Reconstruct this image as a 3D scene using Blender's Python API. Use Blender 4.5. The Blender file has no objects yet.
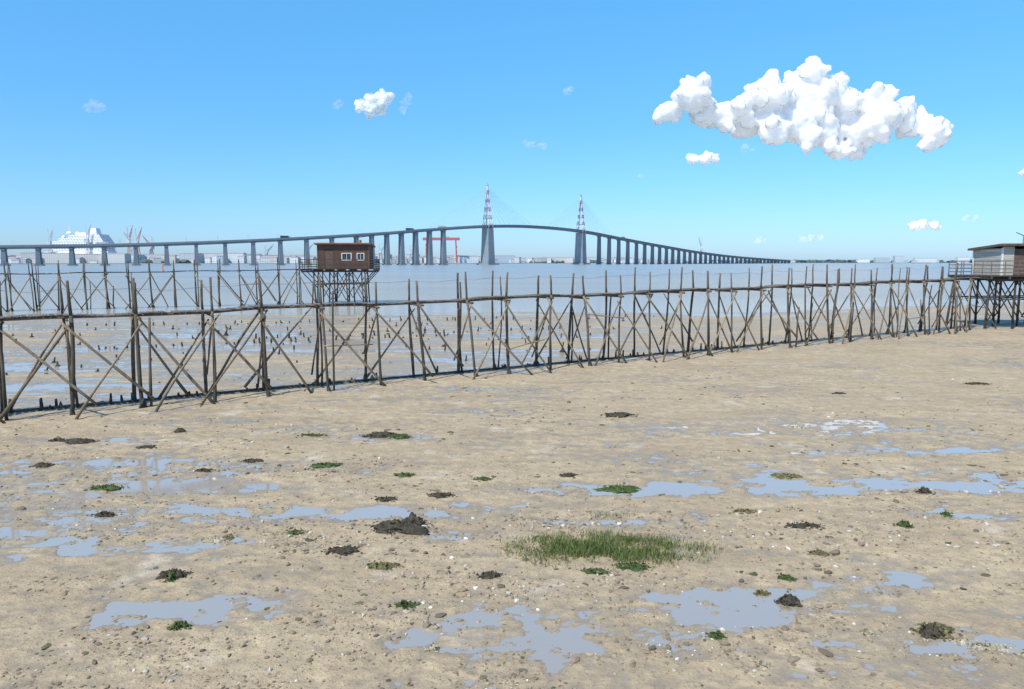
import bpy, math, random
import numpy as np
from mathutils import Vector, Matrix

random.seed(7); rng = np.random.default_rng(7)
scene = bpy.context.scene
scene.view_settings.view_transform = 'Standard'
scene.view_settings.look = 'None'
scene.view_settings.exposure = 0

# ------------------------------------------------------------------ helpers
def vnoise(x, y, seed=0):
    xi = np.floor(x).astype(np.int64); yi = np.floor(y).astype(np.int64)
    xf = x - xi; yf = y - yi
    def h(a, b):
        n = (a * 374761393 + b * 668265263 + seed * 1442695041) & 0xFFFFFFFF
        n = ((n ^ (n >> 13)) * 1274126177) & 0xFFFFFFFF
        n = (n ^ (n >> 16)) & 0xFFFFFFFF
        return n / 4294967295.0
    u = xf * xf * xf * (xf * (xf * 6 - 15) + 10); v = yf * yf * yf * (yf * (yf * 6 - 15) + 10)
    return (h(xi, yi) * (1 - u) + h(xi + 1, yi) * u) * (1 - v) + (h(xi, yi + 1) * (1 - u) + h(xi + 1, yi + 1) * u) * v

def fbm(x, y, octv=4, seed=0):
    s = np.zeros_like(x, dtype=float); a = 0.5; t = 0
    c, sn = math.cos(0.6), math.sin(0.6)
    for i in range(octv):
        s += a * vnoise(x, y, seed + i * 17); t += a; a *= 0.5
        x, y = (x * c - y * sn) * 2.03 + 5.1, (x * sn + y * c) * 2.03 + 1.7
    return s / t * 2 - 1

class MB:
    def __init__(s): s.v = []; s.f = []; s.c = []
    def box(s, c, size, rz=0.0, top=(1, 1)):
        b = len(s.v); hx, hy, hz = size[0] / 2, size[1] / 2, size[2] / 2
        cr, sr = math.cos(rz), math.sin(rz)
        for dz in (-1, 1):
            k = top if dz > 0 else (1, 1)
            for dx, dy in ((-1, -1), (1, -1), (1, 1), (-1, 1)):
                x, y = dx * hx * k[0], dy * hy * k[1]
                s.v.append((c[0] + x * cr - y * sr, c[1] + x * sr + y * cr, c[2] + dz * hz))
        for f in ((3, 2, 1, 0), (4, 5, 6, 7), (0, 1, 5, 4), (1, 2, 6, 5), (2, 3, 7, 6), (3, 0, 4, 7)):
            s.f.append(tuple(b + i for i in f))
    def tube(s, pts, rad, n=7, caps=True):
        pts = [Vector(p) for p in pts]; b = len(s.v); m = len(pts)
        for i, p in enumerate(pts):
            t = (pts[min(i + 1, m - 1)] - pts[max(i - 1, 0)]).normalized()
            a = Vector((0, 0, 1)) if abs(t.z) < 0.9 else Vector((1, 0, 0))
            u = t.cross(a).normalized(); w = t.cross(u)
            r = rad[i] if isinstance(rad, (list, tuple)) else rad
            for k in range(n):
                an = 2 * math.pi * k / n
                q = p + u * (math.cos(an) * r) + w * (math.sin(an) * r)
                s.v.append(tuple(q))
        for i in range(m - 1):
            for k in range(n):
                k2 = (k + 1) % n
                s.f.append((b + i * n + k, b + i * n + k2, b + (i + 1) * n + k2, b + (i + 1) * n + k))
        if caps:
            s.f.append(tuple(b + k for k in reversed(range(n))))
            s.f.append(tuple(b + (m - 1) * n + k for k in range(n)))
    def pole(s, p0, p1, r0, r1, bend=0.03, seg=5, n=7):
        p0 = Vector(p0); p1 = Vector(p1); L = (p1 - p0).length
        o = Vector((random.uniform(-1, 1), random.uniform(-1, 1), random.uniform(-.3, .3))) * bend * L * 0.5
        o2 = Vector((random.uniform(-1, 1), random.uniform(-1, 1), 0)) * bend * L * 0.25
        pts = []; rs = []
        for i in range(seg + 1):
            t = i / seg
            pts.append(p0.lerp(p1, t) + o * math.sin(math.pi * t) + o2 * math.sin(2 * math.pi * t))
            rs.append((r0 + (r1 - r0) * t) * random.uniform(.86, 1.14))
        s.tube(pts, rs, n)
    def quadbar(s, p0, p1, w, h):
        p0 = Vector(p0); p1 = Vector(p1); t = (p1 - p0).normalized()
        a = Vector((0, 0, 1)) if abs(t.z) < 0.95 else Vector((1, 0, 0))
        u = t.cross(a).normalized() * w / 2; q = u.cross(t).normalized() * h / 2
        b = len(s.v)
        for p in (p0, p1):
            for e in (-u - q, u - q, u + q, -u + q): s.v.append(tuple(p + e))
        for f in ((3, 2, 1, 0), (4, 5, 6, 7), (0, 1, 5, 4), (1, 2, 6, 5), (2, 3, 7, 6), (3, 0, 4, 7)):
            s.f.append(tuple(b + i for i in f))
    def build(s, name, mat, parent=None, smooth=False):
        me = bpy.data.meshes.new(name); me.from_pydata(s.v, [], s.f); me.update()
        ob = bpy.data.objects.new(name, me); scene.collection.objects.link(ob)
        if mat: me.materials.append(mat)
        if smooth: me.polygons.foreach_set('use_smooth', [True] * len(me.polygons))
        if parent: ob.parent = parent
        return ob

def empty(name, loc=(0, 0, 0)):
    e = bpy.data.objects.new(name, None); scene.collection.objects.link(e); e.location = loc; return e

def newmat(name):
    m = bpy.data.materials.new(name); m.use_nodes = True
    nt = m.node_tree; b = nt.nodes['Principled BSDF']
    return m, nt, b
def N(nt, t, **kw):
    n = nt.nodes.new(t)
    for k, v in kw.items(): setattr(n, k, v)
    return n
def noise(nt, vec, scale, detail=4, rough=0.55):
    n = N(nt, 'ShaderNodeTexNoise'); n.inputs['Scale'].default_value = scale
    n.inputs['Detail'].default_value = detail; n.inputs['Roughness'].default_value = rough
    if vec: nt.links.new(vec, n.inputs['Vector'])
    return n.outputs['Fac']
def ramp(nt, fac, stops):
    r = N(nt, 'ShaderNodeValToRGB'); e = r.color_ramp.elements
    while len(e) < len(stops): e.new(0.5)
    for i, (p, c) in enumerate(stops):
        e[i].position = p; e[i].color = (c[0], c[1], c[2], 1) if not isinstance(c, (int, float)) else (c, c, c, 1)
    nt.links.new(fac, r.inputs[0]); return r.outputs[0]
def mapr(nt, v, a, b, c, d, clamp=True):
    m = N(nt, 'ShaderNodeMapRange'); m.clamp = clamp
    for i, x in enumerate((a, b, c, d)): m.inputs[i + 1].default_value = x
    nt.links.new(v, m.inputs[0]); return m.outputs[0]
def mixc(nt, fac, a, b, mode='MIX'):
    m = N(nt, 'ShaderNodeMix', data_type='RGBA', blend_type=mode)
    for sock, val in ((m.inputs[0], fac), (m.inputs[6], a), (m.inputs[7], b)):
        if isinstance(val, (int, float)): sock.default_value = val
        elif isinstance(val, tuple): sock.default_value = (*val, 1)
        else: nt.links.new(val, sock)
    return m.outputs[2]
def math2(nt, op, a, b=None):
    m = N(nt, 'ShaderNodeMath', operation=op)
    for sock, val in ((m.inputs[0], a), (m.inputs[1], b)):
        if val is None: continue
        if isinstance(val, (int, float)): sock.default_value = val
        else: nt.links.new(val, sock)
    return m.outputs[0]
def bump(nt, h, b, strength=.5, dist=.02):
    n = N(nt, 'ShaderNodeBump'); n.inputs['Strength'].default_value = strength
    n.inputs['Distance'].default_value = dist; nt.links.new(h, n.inputs['Height'])
    nt.links.new(n.outputs[0], b.inputs['Normal']); return n

def simple(name, c1, c2=None, scale=3.0, rough=.8, bs=.3, bd=.02, stretch=None, metallic=0):
    m, nt, b = newmat(name)
    g = N(nt, 'ShaderNodeNewGeometry').outputs['Position']
    if stretch:
        mp = N(nt, 'ShaderNodeMapping'); mp.inputs['Scale'].default_value = stretch
        nt.links.new(g, mp.inputs[0]); g = mp.outputs[0]
    c2 = c2 or tuple(x * .7 for x in c1)
    f = noise(nt, g, scale, 5, .6)
    nt.links.new(ramp(nt, f, [(.32, c2), (.68, c1)]), b.inputs['Base Color'])
    b.inputs['Roughness'].default_value = rough; b.inputs['Metallic'].default_value = metallic
    if bs: bump(nt, noise(nt, g, scale * 3, 4), b, bs, bd)
    return m

# ------------------------------------------------------------------ world, sun, camera
SUN_EL = math.radians(52); SUN_AZ = math.radians(218)   # clockwise from +Y
world = bpy.data.worlds.new("World"); scene.world = world; world.use_nodes = True
wt = world.node_tree; bg = wt.nodes['Background']
sky = wt.nodes.new('ShaderNodeTexSky'); sky.sky_type = 'NISHITA'; sky.sun_disc = False
sky.sun_elevation = SUN_EL; sky.sun_rotation = SUN_AZ
sky.air_density = 1.0; sky.dust_density = 0.4; sky.ozone_density = 3.0
hs = wt.nodes.new('ShaderNodeHueSaturation'); hs.inputs['Saturation'].default_value = 1.2
wt.links.new(sky.outputs[0], hs.inputs['Color'])
# maritime air: cooler horizon, clearer blue above (a function of elevation only)
wtc = wt.nodes.new('ShaderNodeTexCoord'); wse = wt.nodes.new('ShaderNodeSeparateXYZ'); wt.links.new(wtc.outputs['Generated'], wse.inputs[0])
tint = ramp(wt, wse.outputs[2], [(0, (.68, .97, 1.62)), (.06, (.72, 1.06, 1.60)), (.18, (.90, 1.38, 1.62)), (.34, (1.25, 1.92, 1.92)), (.7, (1.1, 1.35, 1.3))])
mulc = mixc(wt, 1.0, hs.outputs[0], tint, 'MULTIPLY')
wt.links.new(mulc, bg.inputs[0])
bg.inputs[1].default_value = 0.118

sd = Vector((math.sin(SUN_AZ) * math.cos(SUN_EL), math.cos(SUN_AZ) * math.cos(SUN_EL), math.sin(SUN_EL)))
sl = bpy.data.lights.new('sun', 'SUN'); sl.energy = 5.0; sl.angle = math.radians(.5); sl.color = (1, .935, .84)
so = bpy.data.objects.new('sun', sl); scene.collection.objects.link(so)
so.rotation_euler = sd.to_track_quat('Z', 'Y').to_euler(); so.location = (0, -20, 60)

cam = bpy.data.cameras.new('camera'); co = bpy.data.objects.new('camera', cam); scene.collection.objects.link(co)
cam.sensor_width = 36; cam.lens = 26.0; cam.clip_start = .1; cam.clip_end = 40000
co.location = (0, 0, 4.5); co.rotation_euler = (math.radians(90 - 6.36), 0, 0)
scene.camera = co

# ------------------------------------------------------------------ mud flat
BASINS = [ # x, y, rx, ry, depth
 (6.6, 14.5, 5.2, .55, .050), (2.3, 14.2, 1.3, .4, .03), (12.5, 15.0, 4, .5, .045), (8.2, 12.9, 1.5, .35, .035), (-3.3, 18.75, 1.4, .42, .045),
 (-4.6, 13.1, 3.0, .5, .024), (-9, 16.3, 2.8, .35, .028), (-6.6, 11.1, 1.6, .5, .026), (-1.4, 11.85, .55, .3, .05),
 (0.0, 8.4, 1.5, .45, .012), (2.9, 9.35, 1.6, .4, .024), (-4.2, 9.2, 1.2, .5, .020), (5.5, 10.2, .8, .5, .028), (-12, 13.5, 2.5, .6, .03),
 (-5.3, 14.6, 2.2, .3, .02), (-2.3, 12.9, 1.6, .3, .028), (-10.6, 18.4, 1.6, .3, .03), (6.4, 19.0, 1.6, .25, .02), (-4.9, 11.55, .7, .3, .03),
 (9.5, 17.3, 2.2, .25, .03), (-.2, 13.4, 1.2, .25, .03), (5.8, 8.35, .9, .35, .03), (-7.3, 14.4, 1.6, .4, .022), (2.0, 12.5, 1.5, .25, .02),
 (-5.5, 9.0, 2.2, .9, .014), (1.0, 9.0, 3.0, .9, .014), (-7.5, 12.2, 3.0, 1.2, .012), (-8, 15.2, 4.0, 1.0, .012), (3.5, 8.9, 3.5, 1.0, .012), (9, 20, 6, 1.5, .008)]
def ground_h(x, y):
    big = fbm(x * .22, y * .5, 3, 3)
    mid = fbm(x * .9, y * 2.0, 4, 11)
    fine = fbm(x * 4.2, y * 6.0, 5, 23)
    tiny = fbm(x * 17., y * 17., 3, 41)
    h = .0215 + .016 * big + .015 * mid + .023 * fine + .008 * tiny
    near = np.clip((30 - y) / 16, 0, 1)
    wob = fbm(x * 1.6, y * 2.6, 5, 77)
    for bx, by, rx, ry, d in BASINS:
        q = ((x - bx) / rx) ** 2 + ((y - by) / ry) ** 2
        h = h - d * np.exp(-q * 1.1) * (1 + 1.5 * wob)
    dl = (y - (30.45 + .63 * x)) * .846
    past = 1 / (1 + np.exp(-(dl - .8) * 1.6))
    run = fbm(x * .10, y * .75, 4, 55)
    run2 = fbm(x * .5, y * 2.2, 4, 57)
    left = 1 / (1 + np.exp((x - 10) * .25))
    h = h * (1 - .55 * past) + past * (.020 * run + .012 * run2 + .004 - .0050 * left)
    h -= .045 * np.exp(-((dl - .9) / .32) ** 2) * (1 / (1 + np.exp((x - 3) * .6))) * (1 + .6 * wob)
    h += .008 * np.maximum(0, fbm(x * 2.2, y * 3.2, 3, 91)) * near
    shore = 62 + 6 * fbm(x * .04, y * .02 + 3.3, 3, 8) + np.clip(x - 15, 0, 60) * .35
    h -= np.clip(y - shore, 0, 1e9) * .0035 * (y < 400) + (y >= 400) * 4.
    return h
rows = np.concatenate([np.linspace(-40, 4.8, 26)[:-1], np.geomspace(4.8, 90, 820)[:-1], np.geomspace(90, 9000, 44)])
nx = 780
s = np.linspace(-1, 1, nx); W = np.maximum(14, .95 * rows + 8)
Xg = s[None, :] * W[:, None]; Yg = np.repeat(rows[:, None], nx, 1)
Zg = ground_h(Xg, Yg); Zg = np.maximum(Zg, -4.)
ny = len(rows)
me = bpy.data.meshes.new('mud_flat'); me.vertices.add(nx * ny)
me.vertices.foreach_set('co', np.stack([Xg, Yg, Zg], -1).astype(np.float32).ravel())
idx = np.arange(nx * ny).reshape(ny, nx)
q = np.stack([idx[:-1, :-1], idx[:-1, 1:], idx[1:, 1:], idx[1:, :-1]], -1).reshape(-1, 4)
me.loops.add(q.size); me.loops.foreach_set('vertex_index', q.ravel().astype(np.int32))
me.polygons.add(len(q)); me.polygons.foreach_set('loop_start', (np.arange(len(q)) * 4).astype(np.int32))
me.polygons.foreach_set('use_smooth', np.ones(len(q), bool)); me.update(calc_edges=True)
mud_ob = bpy.data.objects.new('mud_flat', me); scene.collection.objects.link(mud_ob)

m, nt, b = newmat('wet_mud')
pos = N(nt, 'ShaderNodeNewGeometry').outputs['Position']
sep = N(nt, 'ShaderNodeSeparateXYZ'); nt.links.new(pos, sep.inputs[0])
n1 = noise(nt, pos, .45, 4, .6); n2 = noise(nt, pos, 3.5, 6, .68); n3 = noise(nt, pos, 22, 4, .7); n4 = noise(nt, pos, 95, 2, .6)
mps = N(nt, 'ShaderNodeMapping'); mps.inputs['Scale'].default_value = (.22, 1.3, 1); nt.links.new(pos, mps.inputs[0])
n5 = noise(nt, mps.outputs[0], 1.0, 5, .65)
col = ramp(nt, n1, [(.3, (.42, .325, .200)), (.5, (.52, .41, .255)), (.72, (.59, .475, .305))])
col = mixc(nt, mapr(nt, n5, .44, .68, 0, .5), col, (.33, .255, .17))
col = mixc(nt, mapr(nt, n2, .38, .64, .75, 0), col, (.35, .27, .175))
col = mixc(nt, mapr(nt, n3, .54, .67, 0, .65), col, (.155, .12, .08))
col = mixc(nt, mapr(nt, n4, .58, .72, 0, .5), col, (.66, .58, .45))
pale = math2(nt, 'MULTIPLY', mapr(nt, noise(nt, pos, .8, 3, .6), .60, .72, 0, 1), mapr(nt, n3, .4, .6, .2, .8))
col = mixc(nt, pale, col, (.64, .57, .48))
zz = math2(nt, 'ADD', sep.outputs[2], mapr(nt, n2, 0, 1, -.014, .014))
wet = mapr(nt, zz, .002, .022, 1, 0)
col = mixc(nt, math2(nt, 'MULTIPLY', wet, .6), col, (.235, .195, .14))
nt.links.new(col, b.inputs['Base Color'])
nt.links.new(mapr(nt, wet, 0, 1, .8, .24), b.inputs['Roughness'])
hh = math2(nt, 'ADD', math2(nt, 'MULTIPLY', n3, .7), math2(nt, 'MULTIPLY', n4, .25))
hh = math2(nt, 'ADD', hh, math2(nt, 'MULTIPLY', n2, 1.0))
bp = bump(nt, hh, b, .6, .04); nt.links.new(mapr(nt, wet, 0, 1, .85, .35), bp.inputs['Strength'])
me.materials.append(m)

# ------------------------------------------------------------------ water (puddles + estuary, one level sheet)
wb = MB()
wb.v += [(-12000, -40, 0), (12000, -40, 0), (12000, 12000, 0), (-12000, 12000, 0)]; wb.f.append((0, 1, 2, 3))
m, nt, b = newmat('estuary_water_film')
out = nt.nodes['Material Output']; nt.nodes.remove(b)
pos = N(nt, 'ShaderNodeNewGeometry').outputs['Position']
sep = N(nt, 'ShaderNodeSeparateXYZ'); nt.links.new(pos, sep.inputs[0])
far = mapr(nt, sep.outputs[1], 50, 100, 0, 1)
deep = mapr(nt, sep.outputs[1], 75, 380, 0, 1)
mp = N(nt, 'ShaderNodeMapping'); mp.inputs['Scale'].default_value = (.35, 1.1, 1); nt.links.new(pos, mp.inputs[0])
mp2 = N(nt, 'ShaderNodeMapping'); mp2.inputs['Scale'].default_value = (.006, .03, 1); nt.links.new(pos, mp2.inputs[0])
nb = noise(nt, mp.outputs[0], 1.3, 4, .6); nl = noise(nt, mp2.outputs[0], 1, 5, .65)
bn = N(nt, 'ShaderNodeBump'); bn.inputs['Distance'].default_value = .25
nt.links.new(nb, bn.inputs['Height']); nt.links.new(mapr(nt, far, 0, 1, .006, .5), bn.inputs['Strength'])
dif = N(nt, 'ShaderNodeBsdfDiffuse'); gl = N(nt, 'ShaderNodeBsdfGlossy')
tan_ = mixc(nt, mapr(nt, nl, .4, .62, 0, 1), (.46, .37, .25), (.39, .33, .25))
sea = mixc(nt, mapr(nt, nl, .4, .62, 0, 1), (.40, .39, .36), (.28, .31, .33))
dc = mixc(nt, far, (.42, .37, .31), mixc(nt, deep, tan_, sea))
nt.links.new(dc, dif.inputs[0])
nt.links.new(mixc(nt, far, (.98, .94, .89), (.98, .88, .80)), gl.inputs[0])
nt.links.new(mapr(nt, far, 0, 1, .06, .25), gl.inputs['Roughness'])
nt.links.new(bn.outputs[0], gl.inputs['Normal'])
fr = N(nt, 'ShaderNodeFresnel'); fr.inputs[0].default_value = 1.33
fac = mapr(nt, fr.outputs[0], 0, 1, .34, .60)
mx = N(nt, 'ShaderNodeMixShader'); nt.links.new(fac, mx.inputs[0]); nt.links.new(dif.outputs[0], mx.inputs[1]); nt.links.new(gl.outputs[0], mx.inputs[2])
nt.links.new(mx.outputs[0], out.inputs[0])
wb.build('estuary_water', m)

# ------------------------------------------------------------------ wood materials
def wood(name, a, bb, dark, zlo=.5, zhi=1.5):
    m, nt, b = newmat(name)
    geo = N(nt, 'ShaderNodeNewGeometry'); pos = geo.outputs['Position']
    mp = N(nt, 'ShaderNodeMapping'); mp.inputs['Scale'].default_value = (6, 6, 1.2); nt.links.new(pos, mp.inputs[0])
    f = noise(nt, mp.outputs[0], 2.0, 6, .7)
    f2 = noise(nt, pos, .9, 3)
    c = ramp(nt, f, [(.3, bb), (.6, a), (.8, tuple(min(1, x * 1.5) for x in a))])
    c = mixc(nt, mapr(nt, f2, .35, .7, 0, .5), c, bb)
    # each pole weathers differently
    v = mapr(nt, geo.outputs['Random Per Island'], 0, 1, .65, 1.5)
    vm = N(nt, 'ShaderNodeVectorMath', operation='SCALE'); nt.links.new(c, vm.inputs[0]); nt.links.new(v, vm.inputs['Scale']); c = vm.outputs[0]
    sep = N(nt, 'ShaderNodeSeparateXYZ'); nt.links.new(pos, sep.inputs[0])
    z = math2(nt, 'ADD', sep.outputs[2], mapr(nt, f2, 0, 1, -.6, .6))
    c = mixc(nt, mapr(nt, z, zlo, zhi, .85, 0), c, dark)
    nt.links.new(c, b.inputs['Base Color']); b.inputs['Roughness'].default_value = .9
    bump(nt, f, b, .8, .015)
    return m
W_POLE = wood('weathered_pole_wood', (.145, .115, .084), (.06, .048, .036), (.040, .034, .025), .3, 1.5)
W_BRACE = wood('brace_wood', (.28, .215, .14), (.11, .085, .058), (.08, .068, .042), .0, 1.0)
W_PLANK = wood('deck_plank_wood', (.20, .175, .15), (.09, .075, .062), (.1, .08, .06), -5, -4)
W_DARK = wood('dark_wood', (.085, .068, .055), (.036, .03, .025), (.03, .026, .02))
ROPE = simple('rope_grey', (.25, .23, .2), rough=.9)
MUSSEL = simple('mussel_crust', (.045, .04, .035), (.015, .014, .013), 30, .6, .8, .02)

def crust(mb, x, y, z, r, h):
    nseg = 8; b = len(mb.v); rings = 4
    for i in range(rings):
        t = i / (rings - 1); rr = r * (1 - t * .75) 
        for k in range(nseg):
            a = 2 * math.pi * k / nseg; q = rr * random.uniform(.7, 1.25)
            mb.v.append((x + math.cos(a) * q, y + math.sin(a) * q, z + h * t * random.uniform(.85, 1.1)))
    for i in range(rings - 1):
        for k in range(nseg):
            k2 = (k + 1) % nseg
            mb.f.append((b + i * nseg + k, b + i * nseg + k2, b + (i + 1) * nseg + k2, b + (i + 1) * nseg + k))
    mb.f.append(tuple(b + (rings - 1) * nseg + k for k in range(nseg)))

def build_pier(name, A, B, z0, z1, spacing, w=.8, rs=1.0, top=.95, braces=1.0, gutter=False):
    root = empty(name)
    A = Vector((A[0], A[1], 0)); B = Vector((B[0], B[1], 0)); L = (B - A).length
    d = (B - A).normalized(); n = Vector((d.y, -d.x, 0))
    if n.y > 0: n = -n
    posts, br, deck, beams, rails, cr = MB(), MB(), MB(), MB(), MB(), MB()
    k = int(L / spacing); tops = {1: [], -1: []}
    zd = lambda s_: z0 + (z1 - z0) * s_ / L + .035 * math.sin(s_ * .7) + .02 * math.sin(s_ * 2.1)
    for i in range(k + 1):
        s_ = i * spacing + random.uniform(-.16, .16)
        c = A + d * s_; zdk = zd(s_)
        for side in (1, -1):
            ft = c + n * side * (w / 2 + random.uniform(.12, .38)) + d * random.uniform(-.22, .22)
            tp = c + n * side * (w / 2 + .05) + d * random.uniform(-.12, .12)
            zt = zdk + top + random.uniform(-.18, .16)
            r = random.uniform(.040, .060) * rs
            p0 = ft.copy(); p0.z = -.4; p1 = tp.copy(); p1.z = zdk
            posts.pole(p0, p1, r * 1.15, r * .9, .025, 6)
            p2 = tp + Vector((random.uniform(-.06, .06), random.uniform(-.06, .06), 0)); p2.z = zt
            posts.pole(p1 - Vector((0, 0, .05)), p2, r * .88, r * .7, .03, 3)
            tops[side].append(Vector((p2.x, p2.y, zdk + top * .8)))
            if random.random() < .75: crust(cr, ft.x, ft.y, -.03, r * random.uniform(1.6, 2.6), random.uniform(.1, .35))
            if random.random() < .30:
                e = ft + d * random.uniform(.12, .45); e.z = -.3
                g = e + Vector((random.uniform(-.15, .15), random.uniform(-.1, .1), 0)); g.z = zdk * random.uniform(.55, 1.3)
                posts.pole(e, g, r * .85, r * .65, .05, 6)
        a = c + n * (w / 2 + .3); a.z = zdk - .12; bb = c - n * (w / 2 + .3); bb.z = zdk - .12
        beams.pole(a, bb, .042 * rs, .038 * rs, .02, 3)
        if random.random() < .5 * braces:
            a = c + n * (w / 2 + .1); a.z = zdk - .3; e = c - n * (w / 2 + .5); e.z = random.uniform(.1, .8)
            br.pole(a, e, .03 * rs, .034 * rs, .02, 4)
        for side in (1, -1):
            for sg in (1, -1):
                pr = (.88 if side == 1 else .42) if sg == 1 else (.72 if side == 1 else .38)
                if random.random() < pr * braces:
                    a = c + n * side * (w / 2 + .12) - d * sg * random.uniform(0, .25); a.z = zdk - random.uniform(.02, .35)
                    e = c + d * sg * spacing * random.uniform(.75, 1.3) + n * side * (w / 2 + random.uniform(.25, 1.15)); e.z = -.15 if random.random() < .8 else random.uniform(.1, .6)
                    br.pole(e, a, random.uniform(.036, .052) * rs, random.uniform(.026, .038) * rs, .03, 6)
        if random.random() < .10 * braces:
            a = c + n * (w / 2 + .2); a.z = zdk * random.uniform(.3, .75)
            e = a + d * spacing * random.uniform(.9, 1.1); e.z = a.z + random.uniform(-.35, .35)
            br.pole(a, e, .03 * rs, .025 * rs, .02, 4)
    for off in (-w * .36, w * .36):
        j = 0.0
        while j < L:
            j2 = min(j + 1.9, L)
            a = A + d * j + n * off; a.z = zd(j) - .05; e = A + d * j2 + n * off; e.z = zd(j2) - .05
            beams.pole(a, e, .035, .035, .015, 3); j = j2
    j = 0.0
    while j < L:
        if random.random() > .04:
            c = A + d * (j + .08) + n * random.uniform(-.05, .05); c.z = zd(j) + random.uniform(0, .012)
            deck.box((c.x, c.y, c.z), (.14, w * random.uniform(.85, 1.1), .026), math.atan2(d.y, d.x) + random.uniform(-.04, .04))
        j += .175
    t = tops[-1]
    for i in range(len(t) - 1):
        mid = t[i].lerp(t[i + 1], .5) - Vector((0, 0, random.uniform(.02, .10)))
        rails.tube([t[i], mid, t[i + 1]], .006 * rs, 5)
    if gutter:
        j = 0
        while j < L * .72:
            a = A + d * j - n * (w / 2 + .45 + random.uniform(-.05, .05)); e = a + d * 3.2
            a.z = .03; e.z = .03
            br.pole(a, e, .045, .04, .015, 5)
            for q_ in range(9):
                if random.random() < .6:
                    p = a + d * random.uniform(0, 3.2) - n * random.uniform(-.15, .5)
                    h = random.uniform(.08, .38)
                    if random.random() < .5: posts.pole((p.x, p.y, -.1), (p.x + random.uniform(-.05, .05), p.y, h), .05, .035, .02, 2)
                    else: crust(cr, p.x, p.y, -.02, random.uniform(.06, .13), h * .6)
            j += 3.15
    posts.build('posts', W_POLE, root, True); br.build('diagonal_braces', W_BRACE, root, True)
    deck.build('deck_planks', W_PLANK, root); beams.build('deck_beams', W_POLE, root)
    rails.build('hand_line', ROPE, root, True)
    cr.build('mussel_crust_on_posts', MUSSEL, root, True)
    return root

build_pier('wooden_footbridge_pier', (-24.5, 15.0), (31.2, 50.1), 2.78, 3.45, 1.9, gutter=True)
build_pier('wooden_footbridge_pier', (-82, 50.0), (-22, 80.0), 3.0, 3.75, 2.0, w=1.0, rs=1.3, braces=.7, top=1.1)

# ------------------------------------------------------------------ fishing huts
RED_BOARD = simple('brown_red_boards', (.125, .062, .045), (.05, .034, .028), 1.6, .8, .3, .02, (8, 8, .5))
CREAM = simple('cream_boards', (.52, .50, .45), (.36, .34, .30), 1.2, .8, .3, .02, (.6, .6, 9))
ROOFM = simple('bitumen_roof', (.15, .10, .075), (.08, .055, .045), 3, .9)
ROOFR = simple('rusty_roof', (.26, .10, .06), (.13, .07, .05), 1.5, .85)
TRIM = simple('white_trim', (.72, .72, .70), (.6, .6, .58), 2, .6)
m, nt, b = newmat('window_glass'); b.inputs['Base Color'].default_value = (.03, .04, .05, 1); b.inputs['Roughness'].default_value = .08; GLASS = m
STEEL = simple('galvanised_steel', (.33, .34, .35), (.22, .23, .24), 5, .5, metallic=.4)

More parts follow.
